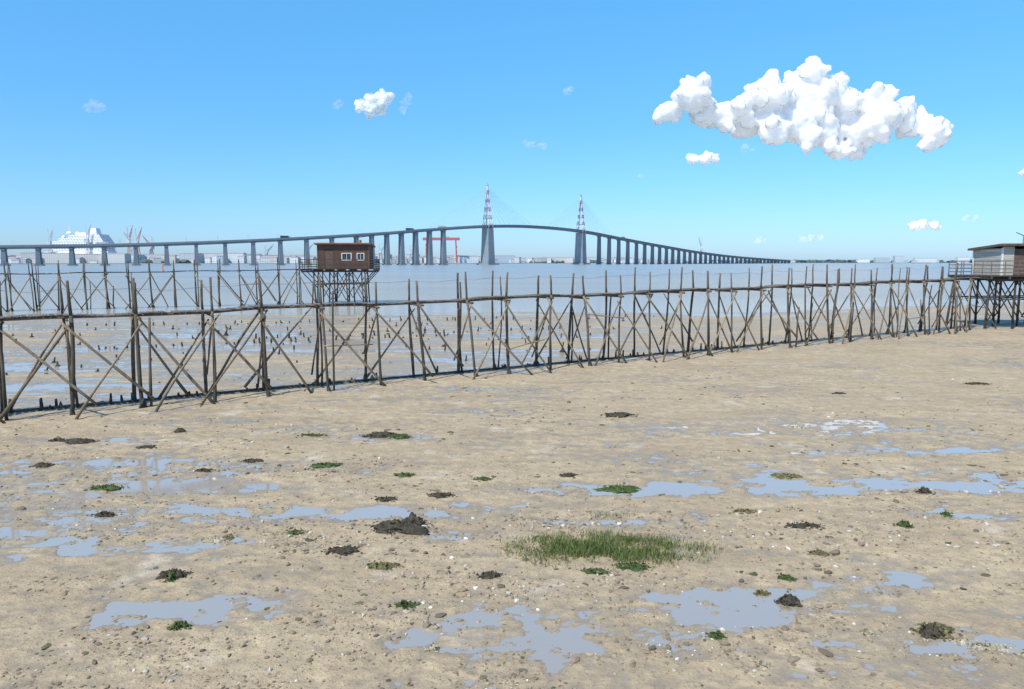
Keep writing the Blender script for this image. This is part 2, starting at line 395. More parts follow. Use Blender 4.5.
def fishing_hut(loc, rz, bw, bd, bh, pw, pd, floor, wall, roofm, front_gap, seedv, corner, railm, sw, nsx):
    random.seed(seedv)
    root = empty('fishing_hut', (loc[0], loc[1], 0)); root.rotation_euler[2] = rz
    st, pl, wl, rf, tr, cn, gl_, rl = MB(), MB(), MB(), MB(), MB(), MB(), MB(), MB()
    xs = np.linspace(-sw / 2, sw / 2, nsx); ys = np.linspace(-pd / 2 + .5, pd / 2 - .5, 3)
    for x in xs:
        for y in ys:
            st.pole((x * 1.06 + random.uniform(-.2, .2), y + random.uniform(-.2, .2), -.6), (x, y, floor - .2), .085, .07, .02, 5)
    for y in ys:
        for i in range(len(xs) - 1):
            st.pole((xs[i], y - .12, floor - .35), (xs[i + 1], y - .12, .5), .045, .04, .02, 4)
            if random.random() < .6: st.pole((xs[i + 1], y + .12, floor - .35), (xs[i], y + .12, .5), .045, .04, .02, 4)
        st.pole((xs[0] - .3, y + .14, floor * .55), (xs[-1] + .3, y + .14, floor * .55 + .1), .05, .045, .01, 5)
    for i, x in enumerate(np.linspace(-pw / 2 + .1, pw / 2 - .1, 7)):
        pl.box((x, 0, floor - .14), (.12, pd, .15))
    for y in ys: pl.box((0, y, floor - .30), (pw * .98, .14, .15))
    for y in ys:
        for sg in (-1, 1): st.pole((sg * sw * .42, y, floor * .45), (sg * (pw / 2 - .2), y, floor - .36), .055, .05, .01, 4)
    n_ = int(pd / .16)
    for i in range(n_):
        pl.box((random.uniform(-.03, .03), -pd / 2 + (i + .5) * pd / n_, floor - .035), (pw, pd / n_ - .015, .045))
    bx = pw / 2 - bw / 2 - .25 - (.5 if pw > 7.5 else 0); by = front_gap
    t = .06
    def wall_x(y, x0, x1, z0, z1, openings):
        nb_ = max(1, int((z1 - z0) / .16)); hgt = (z1 - z0) / nb_
        for i in range(nb_):
            za, zb = z0 + i * hgt, z0 + (i + 1) * hgt; cuts = []
            for (a, b_, c_, e_) in openings:
                if zb > c_ + .01 and za < e_ - .01: cuts.append((a, b_))
            cur = x0
            for a, b_ in sorted(cuts) + [(x1, x1)]:
                if a > cur + .01: wl.box(((cur + a) / 2, y + random.uniform(-.006, .006), (za + zb) / 2), (a - cur, t, hgt - .012))
                cur = b_
    z0, z1 = floor, floor + bh
    win = (bx - bw * .02, bx + bw * .15, floor + .95, floor + 1.6)
    win2 = (bx + bw * .28, bx + bw * .40, floor + .95, floor + 1.6)
    door = (bx - bw * .36, bx - bw * .36 + .85, floor, floor + min(1.95, bh - .15))
    wall_x(by - bd / 2, bx - bw / 2, bx + bw / 2, z0, z1, [win, win2, door])
    wall_x(by + bd / 2, bx - bw / 2, bx + bw / 2, z0, z1 - .25, [])
    for sx in (-1, 1):
        nb_ = int(bh / .16)
        for i in range(nb_):
            wl.box((bx + sx * (bw / 2 + .003), by + random.uniform(-.004, .004), z0 + (i + .5) * (bh - .12) / nb_), (t, bd - .07, (bh - .12) / nb_ - .012))
        for sy in (-1, 1): cn.box((bx + sx * (bw / 2 + .015), by + sy * (bd / 2 + .012), z0 + (bh - .1) / 2), (.11, .11, bh - .1))
    wl.box((bx, by, z0 + bh / 2 - .1), (bw - .2, bd - .2, bh - .35))
    for wn in (win, win2):
        gl_.box(((wn[0] + wn[1]) / 2, by - bd / 2 + .02, (wn[2] + wn[3]) / 2), (wn[1] - wn[0], .02, wn[3] - wn[2]))
        xm = (wn[0] + wn[1]) / 2; yy = by - bd / 2 - .045
        for zc in (wn[2] - .04, wn[3] + .04): tr.box((xm, yy, zc), (wn[1] - wn[0] + .16, .05, .08))
        for xc in (wn[0] - .04, wn[1] + .04): tr.box((xc, yy, (wn[2] + wn[3]) / 2), (.08, .045, wn[3] - wn[2]))
        tr.box((xm, yy + .03, (wn[2] + wn[3]) / 2), (.04, .03, wn[3] - wn[2]))
    dr = MB(); dr.box(((door[0] + door[1]) / 2, by - bd / 2 + .015, (door[2] + door[3]) / 2), (.82, .04, door[3] - door[2] - .02))
    b0 = len(rf.v); ov = .32
    xa, xb, ya, yb = bx - bw / 2 - ov, bx + bw / 2 + ov, by - bd / 2 - ov - .1, by + bd / 2 + ov
    zf, zb_ = floor + bh + .05, floor + bh - .22
    for (x, y, z) in ((xa, ya, zf), (xb, ya, zf), (xb, yb, zb_), (xa, yb, zb_)): rf.v.append((x, y, z))
    for (x, y, z) in ((xa, ya, zf + .15), (xb, ya, zf + .15), (xb, yb, zb_ + .15), (xa, yb, zb_ + .15)): rf.v.append((x, y, z))
    for f in ((3, 2, 1, 0), (4, 5, 6, 7), (0, 1, 5, 4), (1, 2, 6, 5), (2, 3, 7, 6), (3, 0, 4, 7)): rf.f.append(tuple(b0 + i for i in f))
    rf.box((bx + bw * .3, by, floor + bh + .3), (.22, .22, .55))
    def bal(p, q_):
        p = Vector(p); q_ = Vector(q_); L = (q_ - p).length; k = max(1, int(L / .8))
        for i in range(k + 1):
            c = p.lerp(q_, i / k); rl.pole((c.x, c.y, floor - .02), (c.x, c.y, floor + 1.0), .035, .03, .01, 2)
        for h in (.2, .45, .7, .97):
            rl.quadbar((p.x, p.y, floor + h), (q_.x, q_.y, floor + h), .03, .07)
    e = .06
    bal((-pw / 2 + e, -pd / 2 + e, 0), (pw / 2 - e, -pd / 2 + e, 0))
    bal((-pw / 2 + e, pd / 2 - e, 0), (pw / 2 - e, pd / 2 - e, 0))
    bal((pw / 2 - e, -pd / 2 + e, 0), (pw / 2 - e, pd / 2 - e, 0))
    bal((-pw / 2 + e, -pd / 2 + e, 0), (-pw / 2 + e, -.6, 0)); bal((-pw / 2 + e, .7, 0), (-pw / 2 + e, pd / 2 - e, 0))
    rl.pole((bx + .8, by + bd / 2 + .2, floor), (bx + .8, by + bd / 2 + .2, floor + bh + .9), .05, .045, .0, 2)
    rl.pole((bx + .8, by + bd / 2 + .2, floor + bh + .85), (bx + 2.2, by + bd / 2 + 3.4, floor + bh + 1.2), .04, .03, .0, 2)
    st.build('stilts', W_DARK, root, True); pl.build('platform', W_DARK, root); wl.build('walls', wall, root)
    rf.build('roof', roofm, root); tr.build('window_frames', TRIM, root); cn.build('corner_boards', corner, root); gl_.build('windows', GLASS, root)
    dr.build('door', ROOFM, root); rl.build('balustrade', railm, root)
    return root
fishing_hut((-18.7, 81.5), math.radians(4), 5.4, 3.6, 2.55, 7.8, 6.0, 3.8, RED_BOARD, ROOFR, .4, 3, ROOFM, W_DARK, 5.0, 4)
fishing_hut((35.5, 51.8), math.radians(-3), 5.4, 3.4, 1.95, 7.2, 5.4, 3.6, CREAM, ROOFM, .5, 5, TRIM, W_PLANK, 6.6, 5)
random.seed(21)

# ------------------------------------------------------------------ stakes in the mud behind the walkway
stk = MB()
for i in range(150):
    x = random.uniform(-34, 12); y = random.uniform(33, 60) + x * .25
    if (y - (30.45 + .63 * x)) < 4: continue
    h = random.uniform(.05, .28) * (1 if random.random() < .9 else 2.0)
    stk.pole((x, y, -.2), (x + random.uniform(-.1, .1), y + random.uniform(-.1, .1), h), .05, .035, .05, 3, 6)
    if random.random() < .7: crust(stk, x, y, -.03, random.uniform(.07, .18), h * .5)
for r0, r1 in (((-16, 43), (4, 50)), ((-22, 38), (-4, 45)), ((-30, 52), (0, 58))):
    for i in range(30):
        t = i / 29 + random.uniform(-.01, .01); x = r0[0] + (r1[0] - r0[0]) * t; y = r0[1] + (r1[1] - r0[1]) * t + random.uniform(-.3, .3)
        if (y - (30.45 + .63 * x)) < 3: continue
        stk.pole((x, y, -.2), (x + random.uniform(-.1, .1), y, random.uniform(.06, .35)), .06, .045, .04, 3, 6)
stk.build('wooden_stakes', W_DARK, None, True)

# ------------------------------------------------------------------ pebbles and shells
def ico(sub):
    import bmesh
    bm = bmesh.new(); bmesh.ops.create_icosphere(bm, subdivisions=sub, radius=1)
    v = np.array([x.co[:] for x in bm.verts]); f = np.array([[q.index for q in p.verts] for p in bm.faces]); bm.free(); return v, f
IV, IF = ico(1)
def gh(x, y): return float(ground_h(np.array([float(x)]), np.array([float(y)]))[0])
def scatter(name, xs, ys, sizes, mat, flat=(.35, .8), lift=.2, jag=.28):
    n = len(xs); z = ground_h(xs, ys); nv = len(IV)
    a = rng.uniform(0, 6.28, n); ca_, sa_ = np.cos(a), np.sin(a)
    sc = sizes[:, None] * np.stack([rng.uniform(.7, 1.4, n), rng.uniform(.5, 1., n), rng.uniform(flat[0], flat[1], n)], 1)
    v = IV[None] * (1 + rng.uniform(-jag, jag, (n, nv, 1))) * sc[:, None, :]
    allv = np.stack([v[..., 0] * ca_[:, None] - v[..., 1] * sa_[:, None] + xs[:, None], v[..., 0] * sa_[:, None] + v[..., 1] * ca_[:, None] + ys[:, None], v[..., 2] + (z + sc[:, 2] * lift)[:, None]], -1)
    F = (IF[None] + (np.arange(n) * nv)[:, None, None]).reshape(-1, 3)
    me = bpy.data.meshes.new(name); me.from_pydata(allv.reshape(-1, 3).tolist(), [], F.tolist())
    ca = me.color_attributes.new('tone', 'FLOAT_COLOR', 'POINT')
    arr = np.ones((n, nv, 4)); arr[:, :, :3] = rng.random(n)[:, None, None]
    ca.data.foreach_set('color', arr.astype(np.float32).ravel())
    me.materials.append(mat); me.update()
    ob = bpy.data.objects.new(name, me); scene.collection.objects.link(ob); return ob
def tonemat(name, stops, rough=.8):
    m, nt, b = newmat(name); at = N(nt, 'ShaderNodeAttribute'); at.attribute_name = 'tone'
    pos = N(nt, 'ShaderNodeNewGeometry').outputs['Position']
    c = ramp(nt, at.outputs['Fac'], stops); c = mixc(nt, mapr(nt, noise(nt, pos, 60, 3), .4, .7, 0, .4), c, (.16, .13, .10))
    nt.links.new(c, b.inputs['Base Color']); b.inputs['Roughness'].default_value = rough; return m
PEB = tonemat('pebble_shell', [(0, (.10, .085, .065)), (.35, (.22, .18, .125)), (.75, (.36, .30, .22)), (.93, (.5, .46, .4)), (1, (.78, .74, .68))])
def sample(n, ylo, yhi, thr, sc, seed, power=1.0):
    X, Y = [], []
    tot = 0
    while tot < n:
        y = ylo * (yhi / ylo) ** (rng.random(20000) ** power); x = rng.uniform(-1, 1, 20000) * (y * .78 + 1)
        d_ = fbm(x * sc, y * sc * 1.4, 3, seed) + rng.uniform(-.22, .22, 20000)
        k = (d_ > thr) & (ground_h(x, y) > -.004)
        X.append(x[k]); Y.append(y[k]); tot += k.sum()
    return np.concatenate(X)[:n], np.concatenate(Y)[:n]
x, y = sample(5200, 6.3, 17, .24, .6, 5); scatter('pebbles_and_shells', x, y, rng.gamma(1.6, .0055, len(x)) + .003, PEB)
def strand(n, p0, p1, wd):
    t = rng.random(n); x = p0[0] + (p1[0] - p0[0]) * t + rng.normal(0, wd * 1.6, n); y = p0[1] + (p1[1] - p0[1]) * t + rng.normal(0, wd, n) + .25 * np.sin(t * 9)
    k = ground_h(x, y) > -.006; return x[k], y[k]
for n_, p0, p1, wd in ((500, (-1.7, 9.9), (2.4, 10.0), .22), (420, (.1, 12.4), (1.6, 12.2), .2), (420, (-5.5, 7.9), (-1.5, 8.3), .3), (420, (-4.5, 12.0), (-2.6, 11.0), .2), (360, (1.8, 7.8), (3.6, 8.6), .25), (360, (3.0, 11.5), (6.5, 11.9), .25), (300, (-1.6, 8.9), (-.2, 9.3), .25), (350, (-8, 15.5), (-2, 15.9), .3)):
    x, y = strand(n_, p0, p1, wd); scatter('pebbles_and_shells', x, y, rng.gamma(1.7, .0075, len(x)) + .004, PEB)
x, y = sample(1500, 10, 34, .2, .3, 9); scatter('pebbles_and_shells', x, y, rng.gamma(2.0, .010, len(x)) + .008, PEB)
MUDL = tonemat('mud_lump', [(0, (.15, .115, .08)), (.5, (.28, .215, .145)), (1, (.42, .33, .22))], .9)
x, y = sample(7500, 6.3, 20, .20, .8, 15); scatter('mud_crumbs', x, y, rng.gamma(1.5, .008, len(x)) + .004, MUDL, (.25, .5), .2, .4)

# ------------------------------------------------------------------ seaweed clumps / rocks
def weedmat(name, lo, mid, hi):
    m, nt, b = newmat(name)
    pos = N(nt, 'ShaderNodeNewGeometry').outputs['Position']
    f = noise(nt, pos, 22, 5, .7)
    nt.links.new(ramp(nt, f, [(.32, lo), (.52, mid), (.72, hi)]), b.inputs['Base Color']); b.inputs['Roughness'].default_value = .65
    bump(nt, noise(nt, pos, 60, 5, .7), b, .9, .02); return m
WD = {'dark': weedmat('dark_weed', (.02, .018, .012), (.055, .046, .028), (.13, .10, .055)),
      'green': weedmat('green_weed', (.02, .035, .008), (.055, .095, .020), (.11, .17, .04)),
      'olive': weedmat('olive_weed', (.05, .045, .02), (.14, .13, .05), (.34, .30, .14)),
      'pale': weedmat('pale_shell', (.20, .17, .11), (.45, .40, .28), (.72, .68, .58))}
V3, F3 = ico(4)
def clump(x, y, w, d, h, kind, name='seaweed_clump'):
    z = gh(x, y); sd_ = random.randint(0, 9999)
    rad = 1 + .6 * fbm(V3[:, 0] * 1.6 + sd_, V3[:, 1] * 1.6, 3, sd_) + .5 * fbm(V3[:, 0] * 5 + V3[:, 2] * 3, V3[:, 1] * 5 + sd_, 3, sd_ + 1) 
    hgt = 1 + .8 * fbm(V3[:, 0] * 3.5 + sd_, V3[:, 1] * 3.5, 4, sd_ + 2) + .6 * fbm(V3[:, 0] * 11, V3[:, 1] * 11 + sd_, 2, sd_ + 3)
    P = np.stack([V3[:, 0] * rad * w / 2, V3[:, 1] * rad * d / 2, V3[:, 2] * hgt * h], -1)
    mb = MB(); mb.v = [tuple(p) for p in P]; mb.f = [tuple(int(i) for i in f) for f in F3]
    for i in range(int(22 + w * 60)):
        an = random.uniform(0, 6.28); rr = random.uniform(.35, .8) * (1 + .8 * random.random() ** 2)
        cx, cy = math.cos(an) * rr * w * .75, math.sin(an) * rr * d * .75; r = random.uniform(.006, .028)
        b0 = len(mb.v)
        for v in IV: mb.v.append((cx + v[0] * r * random.uniform(.7, 1.5), cy + v[1] * r * random.uniform(.7, 1.3), max(-.02, v[2] * r * .6 * random.uniform(.6, 1.3)) + h * .15))
        mb.f += [tuple(int(b0 + q_) for q_ in f) for f in IF]
    for i in range(int(130 * max(w, .3))):
        an = random.uniform(0, 6.28); rr = random.uniform(0, .7); cx, cy = math.cos(an) * rr * w, math.sin(an) * rr * d
        zt = h * max(.15, 1 - (rr / .55) ** 2) * .9; l = random.uniform(.03, .09); a2 = random.uniform(0, 6.28)
        dx, dy = math.cos(a2) * l, math.sin(a2) * l; b0 = len(mb.v); ww = random.uniform(.005, .014)
        mb.v += [(cx - dy / l * ww, cy + dx / l * ww, zt), (cx + dy / l * ww, cy - dx / l * ww, zt), (cx + dx * .6, cy + dy * .6, zt + random.uniform(.0, .045)), (cx + dx, cy + dy, zt + random.uniform(-.01, .02))]
        mb.f += [(b0, b0 + 1, b0 + 2), (b0 + 1, b0 + 3, b0 + 2)]
    ob = mb.build(name, WD[kind], None, True); ob.location = (x, y, z - h * .15); return ob
CL = [(3.18, 21.4, .8, .5, .06, 'dark'), (-10.9, 18.2, .7, .4, .08, 'dark'), (-11.5, 18.3, .4, .3, .07, 'dark'), (-3.3, 18.85, 1.0, .45, .09, 'dark'),
 (-2.9, 18.7, .5, .4, .08, 'green'), (-8.1, 14.35, .5, .3, .05, 'green'), (-2.25, 15.2, .4, .25, .05, 'green'), (-4.14, 16, .55, .35, .05, 'green'), (-8.84, 19.3, .3, .25, .1, 'dark'),
 (-1.39, 13.85, .4, .22, .05, 'dark'), (2.14, 14.3, .85, .55, .07, 'green'), (5.8, 15.2, .55, .35, .07, 'olive'), (-1.95, 12.1, .85, .5, .11, 'dark'),
 (-1.7, 12.3, .4, .3, .14, 'dark'), (-2.65, 11.1, .4, .25, .05, 'dark'), (-1.91, 10.5, .45, .22, .06, 'olive'), (-.31, 10.2, .26, .2, .06, 'dark'),
 (-4.87, 10.2, .30, .24, .08, 'dark'), (-4.85, 10.12, .22, .2, .1, 'green'), (-7.28, 12.8, .36, .2, .06, 'dark'), (-4.12, 8.7, .18, .15, .05, 'green'), (3.67, 9.4, .36, .25, .11, 'dark'),
 (3.4, 9.65, .2, .14, .05, 'olive'), (5.18, 8.6, .38, .25, .08, 'olive'), (5.1, 8.55, .3, .2, .1, 'dark'), (2.49, 8.5, .17, .12, .04, 'green'), (6.7, 12.2, .2, .17, .08, 'green'),
 (8.06, 14.05, .22, .2, .09, 'dark'), (7.75, 12.8, .16, .14, .06, 'green'), (4.75, 11., .26, .18, .05, 'olive'), (-5.9, 16.4, .4, .2, .04, 'dark'), (-10.4, 16.0, .35, .22, .05, 'dark'),
 (1.2, 15.2, .35, .2, .04, 'dark'), (-6.7, 15.6, .3, .2, .04, 'dark'), (-1.4, 9.3, .25, .16, .03, 'green'), (3.9, 10.1, .18, .15, .04, 'green'), (-.6, 14.9, .3, .2, .04, 'green'),
 (17.2, 27, .8, .4, .05, 'dark'), (11.2, 25, .4, .25, .04, 'dark'), (1.2, 10.3, .4, .18, .04, 'green'), (1.8, 10.5, .45, .2, .04, 'green'),
 (-5.2, 18.9, .5, .2, .03, 'green'), (-8.9, 17.6, .4, .2, .03, 'dark'), (-3.6, 11.9, .3, .2, .03, 'green'), (-2.4, 13.6, .35, .2, .03, 'dark'), (4.2, 12.9, .4, .2, .03, 'olive'), (5.0, 12.2, .5, .25, .03, 'dark')]
for c in CL: clump(*c)
for c in [(-4.84, 11.6, .36, .22, .05, 'pale'), (-4.65, 11.7, .2, .2, .06, 'olive'), (-.93, 8.2, .12, .08, .05, 'pale'), (4.33, 8.55, .1, .08, .04, 'pale'), (2.8, 7.8, .14, .09, .04, 'pale'),
          (5.6, 8.25, .45, .18, .02, 'pale'), (5.35, 8.4, .3, .14, .025, 'pale'), (6.0, 8.1, .35, .15, .02, 'pale'), (7.8, 19.8, .3, .2, .05, 'pale')]:
    clump(*c, name='oyster_shell_cluster')
GW = tonemat('small_weed', [(0, (.04, .045, .018)), (.5, (.085, .09, .038)), (1, (.16, .14, .075))], .85)
x, y = sample(2200, 6.8, 30, .2, .5, 33); scatter('seaweed_scatter', x, y, (rng.gamma(1.4, .013, len(x)) + .005) * np.clip(y / 15, .45, 1.2), GW, (.15, .35), .15, .5)

# ------------------------------------------------------------------ grass patch
GR, nt, b = newmat('marsh_grass'); oi = N(nt, 'ShaderNodeAttribute'); oi.attribute_name = 'tone'
nt.links.new(ramp(nt, oi.outputs['Fac'], [(0, (.05, .07, .02)), (.5, (.10, .15, .035)), (1, (.20, .25, .07))]), b.inputs['Base Color'])
b.inputs['Roughness'].default_value = .6
def grass(name, cx, cy, rx, ry, n, hmax):
    uv = rng.normal(0, .42, (n * 3, 2)); uv = uv[(uv ** 2).sum(1) < 1.1]
    gx, gy = cx + uv[:, 0] * rx, cy + uv[:, 1] * ry
    keep = (fbm(gx * 3.0, gy * 4.0, 3, 3) + rng.uniform(-.25, .25, len(gx))) > -.15
    gx, gy, uv = gx[keep][:n], gy[keep][:n], uv[keep][:n]; gz = ground_h(gx, gy)
    V, F, T = [], [], []
    for x_, y_, z0, (u, v) in zip(gx, gy, gz, uv):
        h = hmax * random.uniform(.35, 1) * (1 - .4 * (u * u + v * v)); an = random.uniform(0, 6.28); w = random.uniform(.003, .0055)
        lx, ly = random.gauss(0, .35) * h, random.gauss(0, .35) * h; z0 = z0 - .01; b0 = len(V)
        ax, ay = math.cos(an) * w, math.sin(an) * w
        V += [(x_ - ax, y_ - ay, z0), (x_ + ax, y_ + ay, z0), (x_ - ax * .8 + lx * .4, y_ - ay * .8 + ly * .4, z0 + h * .6), (x_ + ax * .8 + lx * .4, y_ + ay * .8 + ly * .4, z0 + h * .6), (x_ + lx, y_ + ly, z0 + h)]
        F += [(b0, b0 + 1, b0 + 3, b0 + 2), (b0 + 2, b0 + 3, b0 + 4)]; T += [random.random()] * 5
    me = bpy.data.meshes.new(name); me.from_pydata(V, [], F); ca = me.color_attributes.new('tone', 'FLOAT_COLOR', 'POINT')
    ca.data.foreach_set('color', np.repeat(np.array(T, dtype=np.float32), 4)); me.materials.append(GR)
    ob = bpy.data.objects.new(name, me); scene.collection.objects.link(ob)
grass('marsh_grass', 1.5, 11.15, 1.8, .78, 5600, .19)
grass('marsh_grass', 2.2, 14.35, .35, .2, 140, .2)
grass('marsh_grass', 1.6, 12.7, .7, .15, 160, .1)

# ------------------------------------------------------------------ cable-stayed bridge
CONC = simple('hazy_bridge_concrete', (.135, .185, .235), (.10, .14, .18), .05, .9, 0)  # distance haze painted into bridge concrete, steel and cable colours as blue-grey
CONC2 = simple('hazy_pier_concrete', (.20, .255, .30), (.15, .20, .245), .08, .9, 0)
DECKM = simple('hazy_deck_steel', (.125, .17, .215), (.10, .14, .18), .05, .8, 0)
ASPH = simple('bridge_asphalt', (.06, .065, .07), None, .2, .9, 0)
m, nt, b = newmat('hazy_pylon_paint'); pos = N(nt, 'ShaderNodeNewGeometry').outputs['Position']; sep = N(nt, 'ShaderNodeSeparateXYZ'); nt.links.new(pos, sep.inputs[0])
st_ = math2(nt, 'GREATER_THAN', math2(nt, 'FRACT', math2(nt, 'DIVIDE', sep.outputs[2], 13.5)), .5)
nt.links.new(mixc(nt, st_, (.52, .57, .62), (.27, .23, .26)), b.inputs['Base Color']); PYL = m  # red and white stripes, muted by haze put into the colour
CABLE = simple('hazy_stay_cable', (.40, .50, .58), None, 1, .6, 0)
ctrl = [(-1050, 740, 15), (-818, 850, 20), (-643, 930, 24), (-508, 985, 27.8), (-358, 1050, 35.5), (-209, 1130, 47.5), (-130, 1178, 56), (-40, 1233, 64), (41, 1330, 67.5), (132, 1436, 64),
        (228, 1560, 53.5), (344, 1720, 41.7), (495, 1950, 29.5), (693, 2250, 19.5), (1014, 2700, 10), (1250, 3000, 5)]
C = [Vector(c) for c in ctrl]
path = []
for i in range(1, len(C) - 2):
    p0, p1, p2, p3 = C[i - 1], C[i], C[i + 1], C[i + 2]
    for k in range(14):
        t = k / 14; path.append(.5 * ((2 * p1) + (-p0 + p2) * t + (2 * p0 - 5 * p1 + 4 * p2 - p3) * t * t + (-p0 + 3 * p1 - 3 * p2 + p3) * t ** 3))
cum = [0]
for i in range(1, len(path)): cum.append(cum[-1] + (path[i] - path[i - 1]).length)
import bisect
def at(s_):
    s_ = max(0, min(cum[-1] - .01, s_))
    i = bisect.bisect_right(cum, s_) - 1; t = (s_ - cum[i]) / (cum[i + 1] - cum[i]); p = path[i].lerp(path[i + 1], t)
    d_ = (path[i + 1] - path[i]); d_.z = 0; d_.normalize(); return p, d_, Vector((d_.y, -d_.x, 0))
iA = min(range(len(path)), key=lambda i: (path[i] - Vector((-40, 1233, 64))).length); iB = min(range(len(path)), key=lambda i: (path[i] - Vector((132, 1436, 64))).length)
sA, sB = cum[iA], cum[iB]
br = empty('cable_stayed_bridge')
girder, road, parap, piers, mains, pyl, cab, lamp = MB(), MB(), MB(), MB(), MB(), MB(), MB(), MB()
def sweep(mb, prof):
    b0 = len(mb.v); n_ = len(prof)
    for i in range(len(path)):
        p, d_, n = at(cum[i] + .001)
        for (o, z) in prof: q_ = p + n * o; mb.v.append((q_.x, q_.y, q_.z + z))
    for i in range(len(path) - 1):
        for k in range(n_):
            k2 = (k + 1) % n_; mb.f.append((b0 + i * n_ + k, b0 + i * n_ + k2, b0 + (i + 1) * n_ + k2, b0 + (i + 1) * n_ + k))
sweep(girder, [(-7, -.05), (-7, -1.4), (-3.8, -3.6), (3.8, -3.6), (7, -1.4), (7, -.05)])
sweep(road, [(-6.4, .0), (-6.4, -.04), (6.4, -.04), (6.4, .0)])
for sx in (-6.8, 6.8): sweep(parap, [(sx - .2, 1.2), (sx - .2, -.04), (sx + .2, -.04), (sx + .2, 1.2)])
def slab(mb, s_, w1, w0, t1, t0, zt):
    p, d_, n = at(s_); b0 = len(mb.v)
    for z, w_, t_ in ((-2, w0, t0), (zt, w1, t1)):
        for a, e_ in ((-1, -1), (1, -1), (1, 1), (-1, 1)):
            q_ = Vector((p.x, p.y, 0)) + n * (a * w_ / 2) + d_ * (e_ * t_ / 2); mb.v.append((q_.x, q_.y, z))
    for f in ((3, 2, 1, 0), (4, 5, 6, 7), (0, 1, 5, 4), (1, 2, 6, 5), (2, 3, 7, 6), (3, 0, 4, 7)): mb.f.append(tuple(b0 + i for i in f))
s_ = 15
while s_ < cum[-1]:
    if not (sA - 62 < s_ < sB + 55):
        p, d_, n = at(s_); az = math.atan2(d_.y, d_.x)
        k_ = 1.0 if s_ < sA else .6
        slab(piers, s_, 11.0 * k_, 13.0 * k_, 4.2 * (.5 + .5 * k_), 6.5 * (.5 + .5 * k_), p.z - 4.8)
        piers.box((p.x, p.y, p.z - 4.2), (5.0, 13.0 * (.4 + .6 * k_), 1.25), az)
        piers.box((p.x, p.y, -.6), (9 * k_ + 1, 17 * k_, 4.0), az)
    s_ += (24 if s_ > sA - 260 else 37) if s_ < sA else 40
for sx in (sA, sB):
    p, d_, n = at(sx); az = math.atan2(d_.y, d_.x)
    slab(mains, sx, 16, 20, 11, 14.5, p.z - 3.65)
    mains.box((p.x, p.y, -.2), (24, 30, 5), az)
    zt = 131 if sx == sA else 133
    for sg in (-1, 1):
        lo = p + n * sg * 8.2; lo.z = p.z - 3; hi = p + n * sg * 1.2; hi.z = p.z + (zt - p.z) * .80
        for dd in (-1, 1):
            a = lo + d_ * dd * 4.5; e_ = hi + d_ * dd * 1.0; pyl.quadbar(a, e_, 1.4, 1.4)
        for k in range(5):
            t0, t1 = k / 5, (k + 1) / 5; a = lo.lerp(hi, t0); e_ = lo.lerp(hi, t1)
            pyl.quadbar(a + d_ * 4.5 * (1 - t0), e_ - d_ * 4.5 * (1 - t1), .6, .6)
            pyl.quadbar(a - d_ * 4.5 * (1 - t0), e_ + d_ * 4.5 * (1 - t1), .6, .6)
    for t in (.22, .45, .68):
        for dd in (-1, 1):
            a = p + n * (8.2 - 7 * t); e_ = p - n * (8.2 - 7 * t); zz_ = p.z + (zt - p.z) * .8 * t
            a = Vector((a.x, a.y, zz_)) + d_ * dd * 4.5 * (1 - t); e_ = Vector((e_.x, e_.y, zz_)) + d_ * dd * 4.5 * (1 - t); pyl.quadbar(a, e_, 1.0, 1.0)
    pyl.box((p.x, p.y, p.z + (zt - p.z) * .88), (3.2, 3.6, (zt - p.z) * .2), az, (.6, .6))
    pyl.tube([(p.x, p.y, zt - 2), (p.x, p.y, zt + 5)], .35, 5)
    for sg in (-1, 1):
        for k in range(1, 9):
            ds = sg * (14 + k * 12.2); ql, _, nq = at(sx + ds)
            if (sg > 0 and sx == sA and sx + ds > (sA + sB) / 2) or (sg < 0 and sx == sB and sx + ds < (sA + sB) / 2): continue
            for e_ in (-1, 1):
                q_ = ql + nq * e_ * 6.2; tz = p.z + (zt - p.z) * (.62 + .036 * k)
                cab.tube([(p.x + n.x * e_, p.y + n.y * e_, tz), (q_.x, q_.y, q_.z)], .10, 4, False)
s_ = 10
while s_ < cum[-1]:
    p, d_, n = at(s_)
    for sg in (-1, 1):
        a = p + n * sg * 6.8; lamp.tube([(a.x, a.y, a.z), (a.x, a.y, a.z + 8)], .1, 4)
    s_ += 40
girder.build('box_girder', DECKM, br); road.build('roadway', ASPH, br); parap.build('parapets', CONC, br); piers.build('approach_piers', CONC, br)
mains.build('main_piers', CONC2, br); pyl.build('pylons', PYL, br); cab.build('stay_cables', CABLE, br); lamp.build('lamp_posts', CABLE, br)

# traffic
TW = simple('truck_white', (.6, .62, .63), None, 1, .5, 0); TD = simple('vehicle_dark', (.05, .06, .08), None, 1, .5, 0); TB = simple('truck_blue', (.06, .11, .22), None, 1, .5, 0)
def truck(s_, off, body):
    p, d_, n = at(s_); r = empty('truck', (p.x + n.x * off, p.y + n.y * off, p.z + .0)); r.rotation_euler[2] = math.atan2(d_.y, d_.x)
    a = MB(); a.box((-2, 0, 2.5), (11.5, 2.5, 2.8)); a.build('trailer', body, r)
    a = MB(); a.box((5.4, 0, 1.9), (2.2, 2.4, 2.5), 0, (.8, .95)); a.box((5.3, 0, 3.4), (1.8, 2.2, .6), 0, (.6, .9)); a.build('cab', TW, r)
    a = MB()
    for x_ in (-6.5, -5.2, -3.9, 3.0, 5.6):
        for y_ in (-1.1, 1.1): a.tube([(x_, y_ - .15, .52), (x_, y_ + .15, .52)], .5, 10)
    a.box((0, 0, .95), (13, .9, .25)); a.build('wheels_and_chassis', TD, r)
